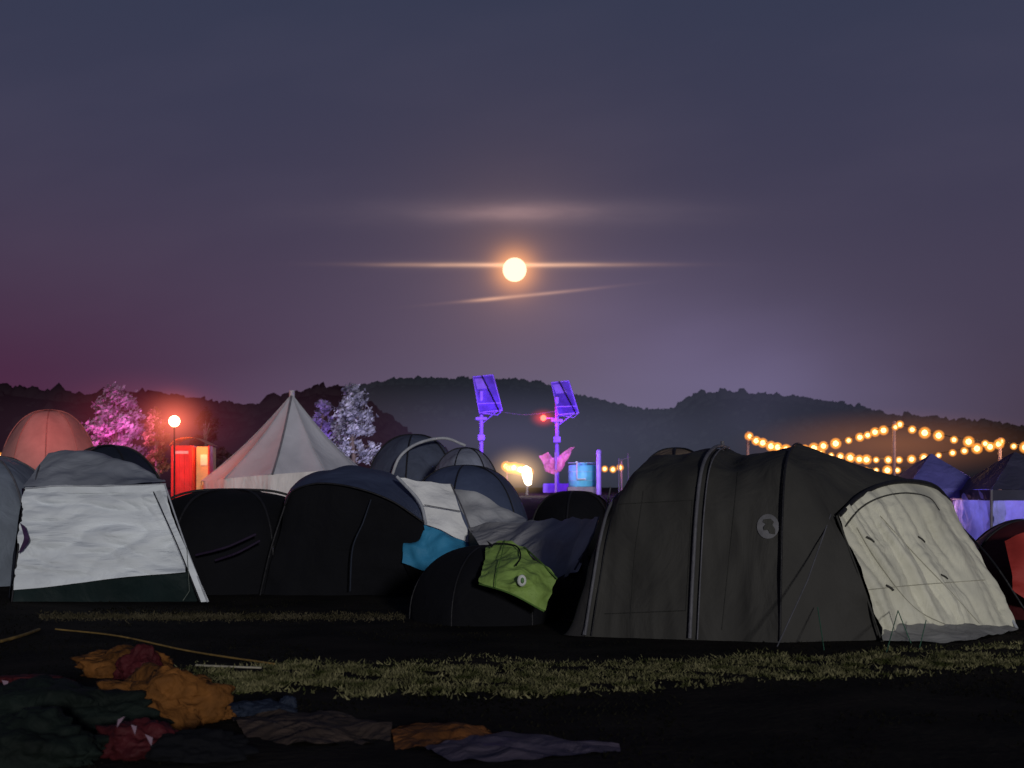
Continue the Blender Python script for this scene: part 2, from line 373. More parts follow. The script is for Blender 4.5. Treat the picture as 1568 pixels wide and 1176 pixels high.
tube('guy_line',[S(286,838,19.7),S(290,905,19.2),S(280,920,19.1)],.005,cord,g,lin=True)

g=group('grey_dome_tent',S(-20,900,24)); dome(g,-150,96,698,24.5,2.2,slate,polem,k=6,rot=.5)
g=group('black_dome_tent',S(180,880,27)); dome(g,75,262,683,26.5,1.6,navyd,poled,k=6,rot=.2)
g=group('black_dome_tent',S(350,900,24)); dome(g,215,500,750,23,1.7,black,poled,k=6,rot=.1,p=3.2,wr=.08)
for a_,b_ in [((300,850),(392,818)),((330,858),(398,828))]:
    tube('rolled_door',[S(a_[0],a_[1],21.1),S((a_[0]+b_[0])/2,a_[1]-12,21.0),S(b_[0],b_[1],21.1)],.02,fabric('violet_strap2',(.02,.012,.032)),g)
g=group('coral_dome_tent',S(75,700,38)); dome(g,2,152,628,38,1.8,coral,fabric('red_seam',(.35,.13,.12)),k=9,rot=.15,p=2.3,lob=.03,pr=.014,wr=.06)
lamp('red_fill',S(95,600,35.3),(1,.22,.22),75,.3,g)  # added lamp without a fixture, brightens the coral tent
g=group('black_dome_tent',S(-30,700,34)); dome(g,-60,60,700,33,1.6,navyd,poled)
g=group('black_dome_tent',S(870,760,30)); dome(g,808,950,753,29,1.4,black,poled,k=6,p=2.8)
# bell tent
g=group('bell_tent',S(434,757,44))
c=S(434,757,44); ap=S(447,604,44); nS=10; R0=2.52; ph0=math.radians(-90+2)
def ring(fr,z0,z1):
    o=[]
    for i in range(nS+1):
        a=ph0+2*math.pi*i/nS; x=c.x+R0*math.cos(a); y=44+R0*math.sin(a)
        zz=z0+(z1-z0)*(math.cos(a)*.5+.5)
        o.append(Vector((x,y,zz)))
    return o
ev=ring(1,1.85,2.25); bt=ring(1,1.15,1.3)
V=[];Fc=[];nvb=18;sub=10;tot=nS*sub
for j in range(nvb):
    t=j/(nvb-1)
    for i in range(tot):
        k=i//sub; f=(i%sub)/sub; q=ev[k].lerp(ev[k+1],f); sag=math.sin(math.pi*f)
        q2=q.lerp(ap,t); q2.z-= .16*math.sin(math.pi*t)+.05*sag*math.sin(math.pi*t); rr=(q2-Vector((c.x,44,q2.z)))
        q2-=rr*(.065*sag*(1-t)+.035*noise.noise(Vector((q2.x*2,q2.y*2,q2.z)))*(1-t)); V.append(q2)
for j in range(nvb-1):
    for i in range(tot): Fc.append((j*tot+i,j*tot+(i+1)%tot,(j+1)*tot+(i+1)%tot,(j+1)*tot+i))
mesh('cone_roof',V,Fc,bell,g,True)
V=[];Fc=[]
for j in range(5):
    for i in range(tot):
        k=i//sub; f=(i%sub)/sub; q=ev[k].lerp(ev[k+1],f).lerp(bt[k].lerp(bt[k+1],f),j/4); rr=q-Vector((c.x,44,q.z)); q-=rr*(.02+.03*noise.noise(q*3)*j/2); V.append(q)
for j in range(4):
    for i in range(tot): Fc.append((j*tot+i,j*tot+(i+1)%tot,(j+1)*tot+(i+1)%tot,(j+1)*tot+i))
mesh('side_wall',V,Fc,bell2,g,True)
seam=fabric('bell_seam',(.16,.16,.19))
for i in range(nS):
    pts=[]
    for j in range(nvb):
        t=j/(nvb-1); q=ev[i].lerp(ap,t); q.z-=.16*math.sin(math.pi*t)-.01; q.y-=.01; pts.append(q)
    tube('seam_%d'%i,pts,.036 if i==0 else .010,seam if i==0 else polel,g,lin=True)
tube('top_cap',[S(447,612,44),S(447,598,44)],.09,bell,g,lin=True)
tube('guy_line',[ev[8],S(308,742,42)],.012,cord,g,lin=True)
tube('guy_line_b',[ev[2],S(575,752,43)],.012,cord,g,lin=True)
# domes behind
g=group('slate_dome_tent',S(635,760,34)); dome(g,552,716,666,34,1.6,fabric('slateblue',(.065,.078,.12)),poled,k=6,rot=.45,pr=.02)
tube('lit_hoop',[S(598,735,32.4),S(612,700,32.3),S(640,679,32.5),S(680,671,33),S(712,682,33.3)],.035,polel,g)
g=group('grey_dome_tent',S(712,760,31)); dome(g,650,775,686,31,1.3,fabric('bluegrey',(.22,.24,.31)),poled,k=6,rot=.2,pr=.014)
g=group('navy_dome_tent',S(715,790,28)); dome(g,608,818,713,28,1.5,navy,poled,k=6,rot=.35,pr=.014)
# navy family tent with open awning
g=group('navy_family_tent',S(540,908,21.5))
fe=[S(436,775,21.3),S(450,752,21.2),S(490,741,21.1),S(545,748,21.0),S(600,768,21.0),S(648,800,21.1)]
tp=[S(440,765,22),S(458,738,22.2),S(500,721,22.4),S(545,717,22.5),S(595,727,22.4),S(640,757,22)]
bk=[S(450,770,24),S(470,745,24),S(505,730,24.2),S(545,727,24.3),S(600,734,24.2),S(645,760,24)]
loft('roof',[fe,tp,bk],navy,g,50,24,.04)
loft('front_sheet',[[p+Vector((0,.04,0)) for p in fe],[S(402,912,21.4),S(440,912,21.3),S(490,912,21.3),S(545,912,21.3),S(610,912,21.3),S(668,910,21.4)]],black,g,50,20,.05)  # black sheet standing in for the shade inside the open awning
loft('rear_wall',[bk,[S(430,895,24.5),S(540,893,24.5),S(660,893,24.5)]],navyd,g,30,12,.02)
tube('awning_hoop',[p+Vector((0,-.02,.01)) for p in fe],.014,poled,g)
tube('awning_hoop_leg',[fe[0],S(415,840,21.2),S(398,912,21.3)],.016,poled,g)
tube('inner_pole',[S(568,765,21.0),S(556,800,20.9),S(540,840,20.9),S(536,905,21)],.012,navyd,g)
loft('white_side_panel',[[S(608,730,21.7),S(650,736,21.8),S(692,742,22)],[S(640,768,21.45),S(668,775,21.45),S(705,782,21.5)],[S(652,802,21.2),S(690,818,21.2),S(727,834,21.2)]],fabric('panel_light',(.74,.75,.75),.6,.5,2.2,var=.12),g,44,34,.04,1.8)
loft('grey_side_panel',[[S(691,742,22.02),S(735,755,22.1),S(806,795,22.2)],[S(712,783,21.55),S(752,785,21.8),S(806,797,22)],[S(728,834,21.22),S(760,820,21.2),S(806,800,21.8)]],greyf,g,44,30,.09,1.7)
loft('blue_panel',[[S(622,792,21.4),S(652,803,21.18),S(690,819,21.18),S(727,835,21.18)],[S(618,830,21.2),S(650,840,21),S(690,848,20.9),S(706,851,20.9)],[S(617,862,21.1),S(640,870,20.9),S(662,874,20.8),S(676,866,20.8)]],blue,g,50,36,.14,2)
tube('panel_seam',[S(608,730,21.65),S(642,768,21.4),S(652,802,21.1)],.025,polel,g)
tube('panel_seam_b',[S(691,742,21.95),S(710,783,21.45),S(728,834,21.1)],.012,polem,g)
tube('panel_seam_c',[S(650,773,21.35),S(706,783,21.4)],.007,polem,g,lin=True)
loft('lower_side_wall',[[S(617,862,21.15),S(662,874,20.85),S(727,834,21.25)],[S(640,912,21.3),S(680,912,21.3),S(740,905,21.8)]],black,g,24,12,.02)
# grey awning sheet joining the tunnel tent
g=group('grey_awning',S(820,880,19))
loft('sheet',[[S(716,806,21.3),S(770,799,21),S(840,795,20),S(917,792,17.5)],[S(735,832,20),S(790,830,19.5),S(850,828,18.5),S(905,826,17)],[S(780,850,18.8),S(815,868,18.2),S(850,884,17.8),S(880,872,16.8)]],fabric('awning_grey',(.34,.34,.35),.7,.6,2),g,54,34,.10,1.2)
loft('skirt',[[S(716,808,21.4),S(780,852,18.9),S(850,885,17.9),S(900,840,16.6)],[S(700,920,21.5),S(780,938,18.4),S(850,945,17.6),S(905,955,16.8)]],char2,g,30,14,.03)
tube('edge_cord',[S(917,792,17.4),S(905,826,16.95),S(880,872,16.7)],.012,polem,g)

# small black tent with lime end
g=group('lime_and_black_tent',S(740,948,17.3))
dome(g,628,862,836,17.6,1.2,black,poled,k=6,rot=.1,p=2.2,base=0.0,pr=.010)
lp=loft('lime_end_panel',[[S(745,833,17.2),S(773,827,17.1),S(803,838,17.0)],
   [S(739,862,16.6),S(790,866,16.3),S(828,861,16.5)],
   [S(735,880,16.3),S(790,890,16.0),S(853,886,16.3)],
   [S(734,894,16.2),S(782,909,16.0),S(833,936,16.1)]],lime,g,60,60,.06,3.2)
tube('lime_trim',[S(803,838,16.95),S(828,861,16.45),S(853,886,16.25)],.010,fabric('lime_dark',(.07,.14,.03)),g)
tube('lime_trim_b',[S(734,894,16.18),S(782,909,15.95),S(833,936,16.05)],.010,fabric('lime_dark2',(.07,.14,.03)),g)
tube('lime_seam',[S(773,827,17.05),S(768,850,16.55),S(760,880,16.1),S(758,900,16.0)],.006,fabric('lime_dark3',(.1,.2,.04)),g)
tube('carry_strap',[S(752,838,16.9),S(760,832,16.9),S(790,836,16.9),S(797,852,16.5),S(790,866,16.2)],.009,black,g)
ball('badge',S(799,889,15.93),(.055,.02,.07),fabric('badge_white',(.5,.52,.5)),g)
ball('badge_mark',S(800,889,15.91),(.022,.02,.035),fabric('badge_green',(.1,.2,.08)),g)

# ------------------------------------------------ big tunnel tent
g=group('tunnel_tent',(2.4,16.5,0))
ax=Vector((.954,-.30,0)); wd=Vector((.30,.954,0)); f2=Vector((1.89,15.0,0))
def hoop(t,w_,h,lean=0):
    b=f2+ax*t; out=[]
    for q,zz in [(0,0),(.03,.37),(.065,.66),(.14,.87),(.30,.97),(.5,1),(.70,.97),(.87,.87),(.95,.66),(.98,.37),(1,0)]:
        out.append(b+wd*(w_*q)+Vector((0,0,h*zz))+ax*lean*zz)
    return out
h1=hoop(-1.15,3.8,1.62,.18); h1b=hoop(-.75,3.8,1.97); h1c=hoop(-.35,3.8,2.03); h2=hoop(0,3.8,2.10,.05); h2b=hoop(.35,3.8,2.01); h3=hoop(.95,3.8,2.12)
h4=[S(1350,980,14.9),S(1325,905,14.8),S(1300,838,14.9),S(1281,790,15.1),S(1310,762,15.5),S(1345,744,15.9),S(1385,738,16.3),S(1425,745,16.8),S(1450,770,17.1),S(1490,850,17.0),S(1556,962,16.3)]
h3b=[a.lerp(b,.5)+Vector((0,0,.07*math.sin(math.pi*i/10))) for i,(a,b) in enumerate(zip(h3,h4))]
body=loft('body',[h1,h1b,h1c,h2,h2b,h3],char,g,80,100,.05,1.3,st=Vector((1.8,1,.6)))
loft('front_body',[h3,h3b,h4],char,g,70,30,.045,1.3,seed=0)
loft('rear_end',[h1,[q+ax*-.12+Vector((0,0,-q.z*.3)) for q in h1],[Vector((q.x,q.y,0))+ax*-.25 for q in h1]],char2,g,40,14,.03)
for nm,hh,mt,r in (('hoop_rear',h1,polem,.018),('hoop_mid',h2,polem,.021),('hoop_front',h3,poled,.012)):
    tube(nm,[q+Vector((0,-.035,.02)) for q in hh],r,mt,g,50)
tube('hoop_mid_strap',[q+Vector((.08,-.05,.01)) for q in h2[:6]],.008,polem,g,40)
tube('hoop_rear_strap',[q+Vector((.07,-.05,.01)) for q in h1[:6]],.008,poled,g,40)
tube('hoop_tip',[h2[5]+Vector((0,-.03,-.03)),h2[5]+Vector((.0,-.03,.08))],.022,polem,g,lin=True)
arch=h4[3:9]; A=cr(arch,60); B1=S(1350,982,14.85); B2=S(1557,963,16.1)
rows=[]
for j in range(5):
    t=j/4; row=[]
    for i in range(0,60,6):
        u=i/59; b=B1.lerp(B2,u); q=A[i].lerp(b,t); q.y-=.10*math.sin(math.pi*t)*math.sin(math.pi*u); row.append(q)
    q=A[59].lerp(B2,t); row.append(q); rows.append(row)
door=loft('door_panel',rows,beige,g,140,110,.0)
me=door.data
for v in me.vertices:
    c_=v.co; s=(c_.x*1.0+c_.z*.55)
    e=max(0,min(1,c_.z/.12))*max(0,min(1,(1.70-c_.z)/.3))
    f=1.1*abs(noise.noise(Vector((s*3.0,c_.z*.5,2))))+.6*abs(noise.noise(Vector((s*6.5+3,c_.z*1.0,7))))+.4*noise.noise(Vector((c_.x*1.2,c_.z*2.2,1)))+.15*abs(noise.noise(Vector((c_.x*5,c_.z*9,4))))
    v.co=c_+Vector((.25,-.9,.3))*(.17*e*f)
me.update()
bvh=BVHTree.FromPolygons([v.co.copy() for v in me.vertices],[tuple(p.vertices) for p in me.polygons])
bvhb=BVHTree.FromPolygons([v.co.copy() for v in body.data.vertices],[tuple(p.vertices) for p in body.data.polygons])
def onto(b,u,v,off=.012):
    o=Vector((0,0,EYE)); d_=(S(u,v,1)-o).normalized(); r=b.ray_cast(o,d_)
    return (r[0]-d_*off) if r[0] is not None else S(u,v,15)
def path(b,pts,off,n=60):
    q=cr([Vector((u,v,0)) for u,v in pts],n,len(pts)<3); return [onto(b,p.x,p.y,off) for p in q]
dk=fabric('toggle_dark',(.05,.05,.045))
for i,(u,v,a,b) in enumerate([(1334,826,7,4),(1412,826,6,4),(1364,900,7,4),(1447,883,6,3)]):
    tube('toggle_%d'%i,path(bvh,[(u-a,v-b),(u,v),(u+a*.6,v+b)],.012,10),.012,dk,g,lin=True)
st_=fabric('seam_tan',(.36,.35,.28))
for nm,pp in (('door_seam_a',[(1312,808),(1345,862),(1400,930),(1460,962)]),('door_seam_b',[(1348,790),(1402,850),(1450,900),(1500,955)]),('door_seam_c',[(1330,903),(1400,896),(1508,888)])):
    tube(nm,path(bvh,pp,.002),.005,st_,g,lin=True)
tube('door_hoop',[q+Vector((.02,-.05,.01)) for q in h4[3:9]],.026,poled,g,40)
tube('door_hoop_inner',path(bvh,[(1294,806),(1318,778),(1350,761),(1388,755),(1422,762),(1438,781)],.006),.010,dk,g,lin=True)
tube('door_edge_r',[S(1450,770,17.05),S(1500,865,16.6),S(1557,962,16.05)],.018,polel,g)
tube('door_edge_l',[S(1281,790,15.05),S(1315,880,14.85),S(1350,982,14.82)],.012,dk,g)
loft('mud_flap',[[onto(bvh,u,955,.012) for u in (1345,1400,1460,1515,1545)],[G(1352,984)+Vector((0,0,.02)),G(1400,985)+Vector((0,0,.02)),G(1470,984)+Vector((0,0,.02)),G(1520,975)+Vector((0,0,.02)),G(1560,966)+Vector((0,0,.02))]],fabric('flap_grey',(.27,.27,.26)),g,50,10,.03,3)
ringpts=[onto(bvhb,1176+17*math.cos(a),806+19*math.sin(a),.015) for a in [2*math.pi*i/24 for i in range(24)]]
cc=onto(bvhb,1176,806,.015)
gl=fabric('logo_grey',(.13,.13,.14),.6,.05,8,var=.3)
mesh('round_badge',ringpts+[cc],[(i,(i+1)%24,24) for i in range(24)],gl,g)
inn=[onto(bvhb,1176+dx_,807+dy_,.025) for dx_,dy_ in [(-6,-12),(4,-13),(9,-8),(7,-3),(11,3),(11,11),(3,10),(0,4),(-6,5),(-7,0),(-3,-5),(-8,-8)]]
mesh('badge_lantern',inn,[tuple(range(12))],dk,g)
for pts in ([(985,752),(972,850),(965,948)],[(1130,720),(1118,840),(1105,965)],):
    tube('body_seam',path(bvhb,pts,.0),.005,fabric('seam_dark',(.028,.028,.026)),g,lin=True)
for k_,pts in enumerate(([(948,772),(1060,766)],[(1060,766),(1050,935)],[(1050,935),(925,940)])):
    tube('window_seam_%d'%k_,path(bvhb,pts,.0,40),.005,fabric('seam_dark2',(.026,.026,.024)),g,lin=True)
tube('guy_line_a',[S(1272,788,15.1),S(1236,890,14.4),S(1190,990,13.9)],.007,polem,g,lin=True)
tube('guy_line_b',[S(935,745,16.3),S(893,972,15.3)],.009,polem,g,lin=True)
for i,(a_,b_) in enumerate([((1375,935),(1357,1000)),((1375,935),(1395,985)),((1252,930),(1262,996)),((1418,950),(1408,992))]):
    tube('peg_loop_%d'%i,[S(a_[0],a_[1],14.7),G(b_[0],b_[1])],.005,fabric('green_cord',(.04,.13,.08)),g,lin=True)
g=group('tan_dome_tent',S(1030,760,27)); dome(g,950,1120,687,27,1.5,fabric('tan_fabric',(.16,.12,.09)),poled,k=6,rot=.3)

# red tent right edge
g=group('maroon_dome_tent',S(1560,940,18)); dome(g,1462,1690,797,18.3,1.2,maroon,poled,k=6,rot=.25,p=2.2,base=0,pr=.02)
loft('red_panel',[[S(1538,828,17.2),S(1570,815,17.1),S(1610,812,17.1)],[S(1550,880,16.9),S(1580,880,16.9),S(1620,880,16.9)],[S(1552,905,16.9),S(1585,925,16.9),S(1625,940,16.9)]],redf,g,20,20,.05)
tube('pole_diag',[S(1465,800,17.8),S(1520,860,17.1),S(1570,935,16.9)],.015,poled,g)

# ------------------------------------------------ gazebos right
def gazebo(name,u0,u1,ve,vt,D,dep,roofm,wallm,lcol,len_):
    x0=(u0-784)/F*D; x1=(u1-784)/F*D; ze=EYE+(750-ve)/F*D; zt=EYE+(750-vt)/F*D; gz=gh(0,D)
    g=group(name,((x0+x1)/2,D,gz)); a=[Vector((x0,D,ze)),Vector((x1,D,ze)),Vector((x1,D+dep,ze)),Vector((x0,D+dep,ze))]
    ap=Vector(((x0+x1)/2,D+dep/2,zt))
    for i in range(4):
        p,q=a[i],a[(i+1)%4]; mid=(p+q)/2
        loft('roof_%d'%i,[[p,q],[p.lerp(ap,.5)+Vector((0,0,.02)),q.lerp(ap,.5)+Vector((0,0,.02))],[ap+Vector((-.02,0,0)),ap+Vector((.02,0,0))]],roofm,g,12,12,.02)
        dn=Vector((0,0,-.22)); off=(mid-Vector((ap.x,ap.y,mid.z))).normalized()*.02
        loft('valance_%d'%i,[[p+off,q+off],[p+dn+off,q+dn+off]],roofm,g,20,4,.02,4)
        tube('post_%d'%i,[Vector((p.x,p.y,gz)),p],.03,metal,g,lin=True)
    z0=Vector((0,0,-(ze-gz)))
    for i in (2,3,1):
        p,q=a[i],a[(i+1)%4]; loft('wall_%d'%i,[[p,q],[p+z0,q+z0]],wallm,g,40,12,.10,2.5)
    for k,(s0,s1) in enumerate(((0.0,.16),(.42,.56),(.86,1.0))):
        p=a[0].lerp(a[1],s0)+Vector((0,.05,-.2)); q=a[0].lerp(a[1],s1)+Vector((0,.05,-.2)); loft('curtain_%d'%k,[[p,q],[p+z0,q+z0]],wallm,g,16,10,.10,5)
    tube('window_bar',[a[3].lerp(a[2],.3)+Vector((0,-.1,-.9)),a[3].lerp(a[2],.75)+Vector((0,-.1,-.9))],.02,metal,g,lin=True)
    lamp('inner_fill',ap+Vector((0,-.2,-1.0)),lcol,len_,.15,g)  # assumed light inside the gazebo, no fixture built
    return g
g=gazebo('blue_gazebo',1388,1512,748,694,31,2.3,fabric('gazebo_blue',(.10,.10,.30)),fabric('gazebo_wall',(.6,.48,.56),.8,.3,2,.3,var=.35),(1,.5,.68),48)
lamp('roof_violet_fill',S(1430,680,29.5),(.5,.3,1),14,.2,g)  # added violet lamp without a fixture, brightens the gazebo roof
gazebo('blue_gazebo',1518,1660,750,690,29,2.6,fabric('gazebo_dark',(.05,.05,.085)),fabric('gazebo_wall_b',(.42,.44,.75),.8,.3,2,.3,var=.35),(.45,.38,1),70)

# ------------------------------------------------ string lights
core=emis('bulb_glow',(1,.64,.24,1),10)
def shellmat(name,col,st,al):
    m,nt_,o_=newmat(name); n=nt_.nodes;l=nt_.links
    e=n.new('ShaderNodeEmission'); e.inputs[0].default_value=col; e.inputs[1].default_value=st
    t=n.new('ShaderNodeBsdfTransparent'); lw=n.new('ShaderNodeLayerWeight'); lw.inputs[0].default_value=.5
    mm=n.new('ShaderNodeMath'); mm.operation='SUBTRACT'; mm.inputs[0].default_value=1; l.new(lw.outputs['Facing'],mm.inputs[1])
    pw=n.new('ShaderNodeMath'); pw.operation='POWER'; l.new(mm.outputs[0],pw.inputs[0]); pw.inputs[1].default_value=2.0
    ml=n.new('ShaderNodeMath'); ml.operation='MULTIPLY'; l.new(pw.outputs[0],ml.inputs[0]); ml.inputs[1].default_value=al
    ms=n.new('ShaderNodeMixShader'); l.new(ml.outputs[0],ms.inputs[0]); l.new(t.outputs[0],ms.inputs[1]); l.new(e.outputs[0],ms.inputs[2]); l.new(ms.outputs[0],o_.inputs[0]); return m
shell=shellmat('bulb_halo',(1,.34,.05,1),1.6,.75)  # orange bloom around each bulb, built as a glowing shell
bm=bmesh.new(); bmesh.ops.create_icosphere(bm,subdivisions=2,radius=1); IV=[v.co.copy() for v in bm.verts]; IF=[tuple(x.index for x in f.verts) for f in bm.faces]; bm.free()
def balls(name,C,r,mat,par):
    V=[];Fc=[]; rr=random.Random(5)
    for c in C:
        s=r*rr.uniform(.7,1.25); k=len(V); V+=[c+v*s for v in IV]; Fc+=[tuple(k+i for i in f) for f in IF]
    return mesh(name,V,Fc,mat,par)
def strand(name,strands,D,posts,r=.05,step=.34,lights=2,par=None,en=14):
    g=group(name,S(strands[0][0][0],strands[0][0][1],D)); C=[]
    for st_ in strands:
        P=cr([S(u,v,dd) for u,v,dd in [(q[0],q[1],q[2] if len(q)>2 else D) for q in st_]],160)
        tube('cable',P,.01,dk,g,lin=True)
        acc=0; C.append(P[0])
        for a,b in zip(P,P[1:]):
            acc+=(b-a).length
            if acc>=step*random.uniform(.85,1.15): C.append(b-Vector((0,0,.05+random.uniform(-.015,.015)))); acc=0
        for i in range(lights):
            q=P[int(159*(i+.5)/lights)]; lamp('bulb_light',q+Vector((0,-.1,-.15)),(1,.55,.18),en,.1,g)
    balls('bulbs',C,r,core,g); balls('bulb_halos',C,r*2.2,shell,g)
    for (u,vt,dd) in posts:
        p=S(u,vt,dd); tube('post',[Vector((p.x,p.y,gh(0,dd))),p],.045,fabric('post_paint',(.30,.2,.25)),g,lin=True)
    return g
strand('string_lights',[[(1147,668,40),(1180,680,39),(1215,686,38),(1260,681,37),(1315,667,36),(1350,656,35),(1378,650,35)],
 [(1378,650,35),(1422,661,34.5),(1470,671,34),(1533,678,34)],[(1533,676,34),(1568,682,33.5),(1610,688,33)]],36,[(1145,660,40),(1369,645,35),(1531,670,34)],.062,.36)
strand('string_lights',[[(1190,684,39),(1240,690,38),(1300,698,37),(1350,702,36),(1400,700,35.5),(1460,690,35),(1533,677,34)],[(1262,708,38),(1300,714,37.5),(1345,717,37),(1388,716,36.5)]],36,[],.058,.30,1)
strand('string_lights',[[(-30,700,45),(0,697,45),(30,690,45)]],45,[(32,684,45)],.07,.3,1)
strand('string_lights',[[(926,718,60),(938,717,60),(952,714,60)]],60,[(952,705,60)],.07,.35,1,None,8)
strand('string_lights',[[(775,714,56),(792,716,55),(812,722,54)]],55,[(776,706,56)],.1,.3,1)

# ------------------------------------------------ toilet, lamp
g=group('portable_toilet',S(290,760,44)); tr=fabric('red_plastic',(.65,.04,.04),.4,.1,3); D=44
zc=gh(0,44); zt=EYE+(750-682)/F*D; hh=zt-zc
xc=(278-784)/F*D
box('cabin',Vector((xc,D+.5,zc+hh/2)),(.66,1.05,hh),tr,g,0,.03)
bx=(308-784)/F*D
box('interior_side',Vector((bx,D+.72,zc+hh/2)),(.5,.6,hh-.05),fabric('toilet_inner',(.6,.4,.2)),g,0,.02)
for i in range(4): box('rib_%d'%i,Vector((xc-.24+.16*i,D-.035,zc+hh/2)),(.03,.03,hh-.25),tr,g,0,.005)
box('vent',Vector((xc,D-.04,zt-.22)),(.45,.03,.09),fabric('vent_pale',(.7,.5,.5)),g,0,.005)
loft('arched_roof',[[Vector((xc-.38,D-.08+k*1.2,zt)),Vector((xc-.15,D-.08+k*1.2,zt+.2)),Vector((xc+.35,D-.08+k*1.2,zt+.25)),Vector((bx+.3,D-.08+k*1.2,zt))] for k in (0,1)],fabric('roof_pale',(.7,.3,.22)),g,24,6,0)
box('door_frame',Vector((bx+.25,D+.2,zc+hh/2)),(.05,.5,hh),tr,g,0,.01)
box('mirror',Vector((bx,D+.40,zt-.45)),(.22,.03,.35),fabric('mirror_frame',(.75,.7,.55)),g,0,.01)
lamp('cabin_warm_fill',Vector((bx,D-.1,zt-.15)),(1,.45,.12),14,.05,g)  # assumed warm light at the open door, no fixture
lamp('cabin_red_fill',Vector((xc-.3,D-1.1,zt-.4)),(1,.12,.12),38,.1,g)  # added red lamp, no fixture, brightens the toilet front
g=group('lamp_post',S(267,760,42)); q=S(267,645,42)
tube('mast',[Vector((q.x,q.y,gh(0,42))),q+Vector((0,0,.05))],.025,poled,g,lin=True)
ball('lamp_head',q,.17,emis('lamp_head_glow',(1,.45,.2,1),12),g,3)
lamp('lamp_light',q+Vector((0,-.5,0)),(1,.12,.06),50,.2,g)
def glow_haze(name,c,r,col,L,noisy=0,pw=2.0):  # self-glowing volume: lamp halos and lit haze put in as emission
    m,nt_,o_=newmat(name+'_emission'); n=nt_.nodes;l=nt_.links
    t=n.new('ShaderNodeTexCoord'); ln=n.new('ShaderNodeVectorMath'); ln.operation='LENGTH'; l.new(t.outputs['Object'],ln.inputs[0])
    s=n.new('ShaderNodeMath'); s.operation='SUBTRACT'; s.inputs[0].default_value=1; s.use_clamp=True; l.new(ln.outputs['Value'],s.inputs[1])
    p=n.new('ShaderNodeMath'); p.operation='POWER'; l.new(s.outputs[0],p.inputs[0]); p.inputs[1].default_value=pw
    out=p.outputs[0]
    if noisy:
        z=n.new('ShaderNodeTexNoise'); z.inputs['Scale'].default_value=2.0; z.inputs['Detail'].default_value=1; l.new(t.outputs['Object'],z.inputs[0])
        mr=n.new('ShaderNodeMapRange'); mr.inputs[1].default_value=.35; mr.inputs[2].default_value=.7; l.new(z.outputs[0],mr.inputs[0])
        mu=n.new('ShaderNodeMath'); mu.operation='MULTIPLY'; l.new(out,mu.inputs[0]); l.new(mr.outputs[0],mu.inputs[1]); out=mu.outputs[0]
    k=n.new('ShaderNodeMath'); k.operation='MULTIPLY'; l.new(out,k.inputs[0]); k.inputs[1].default_value=L*(pw+1)/(2*r[1])
    e=n.new('ShaderNodeEmission'); e.inputs[0].default_value=(*col,1); l.new(k.outputs[0],e.inputs[1]); l.new(e.outputs[0],o_.inputs['Volume'])
    bm=bmesh.new(); bmesh.ops.create_icosphere(bm,subdivisions=3,radius=1); me=bpy.data.meshes.new(name); bm.to_mesh(me); bm.free(); me.materials.append(m)
    ob=bpy.data.objects.new(name,me); ob.location=c; ob.scale=r; sc.collection.objects.link(ob); return ob
glow_haze('glow_haze',S(267,645,42),(1.6,1.6,1.4),(1,.18,.10),1.0,0,3)  # red halo of the lamp head, painted as a glowing volume
glow_haze('glow_haze',S(230,650,60),(5,5,2.6),(1,.08,.12),.12,0,1.5)
glow_haze('glow_haze',S(1120,635,420),(95,40,52),(.34,.30,.62),.09,1,1.2)
glow_haze('glow_haze',S(860,700,480),(190,45,42),(.50,.58,.82),.060,0,1.0)  # haze before the hills, given its own glow
glow_haze('glow_haze',S(300,680,150),(45,12,9),(.75,.30,.55),.035,0,1.0)
glow_haze('glow_haze',S(770,665,110),(14,10,5),(.30,.26,.62),.07,0,1.5)
glow_haze('glow_haze',S(1370,680,35.5),(4.4,2,1.0),(1,.33,.08),.16,0,1.5)
glow_haze('glow_haze',S(795,722,54),(1.7,1.7,1.3),(1,.6,.3),1.0,0,3)

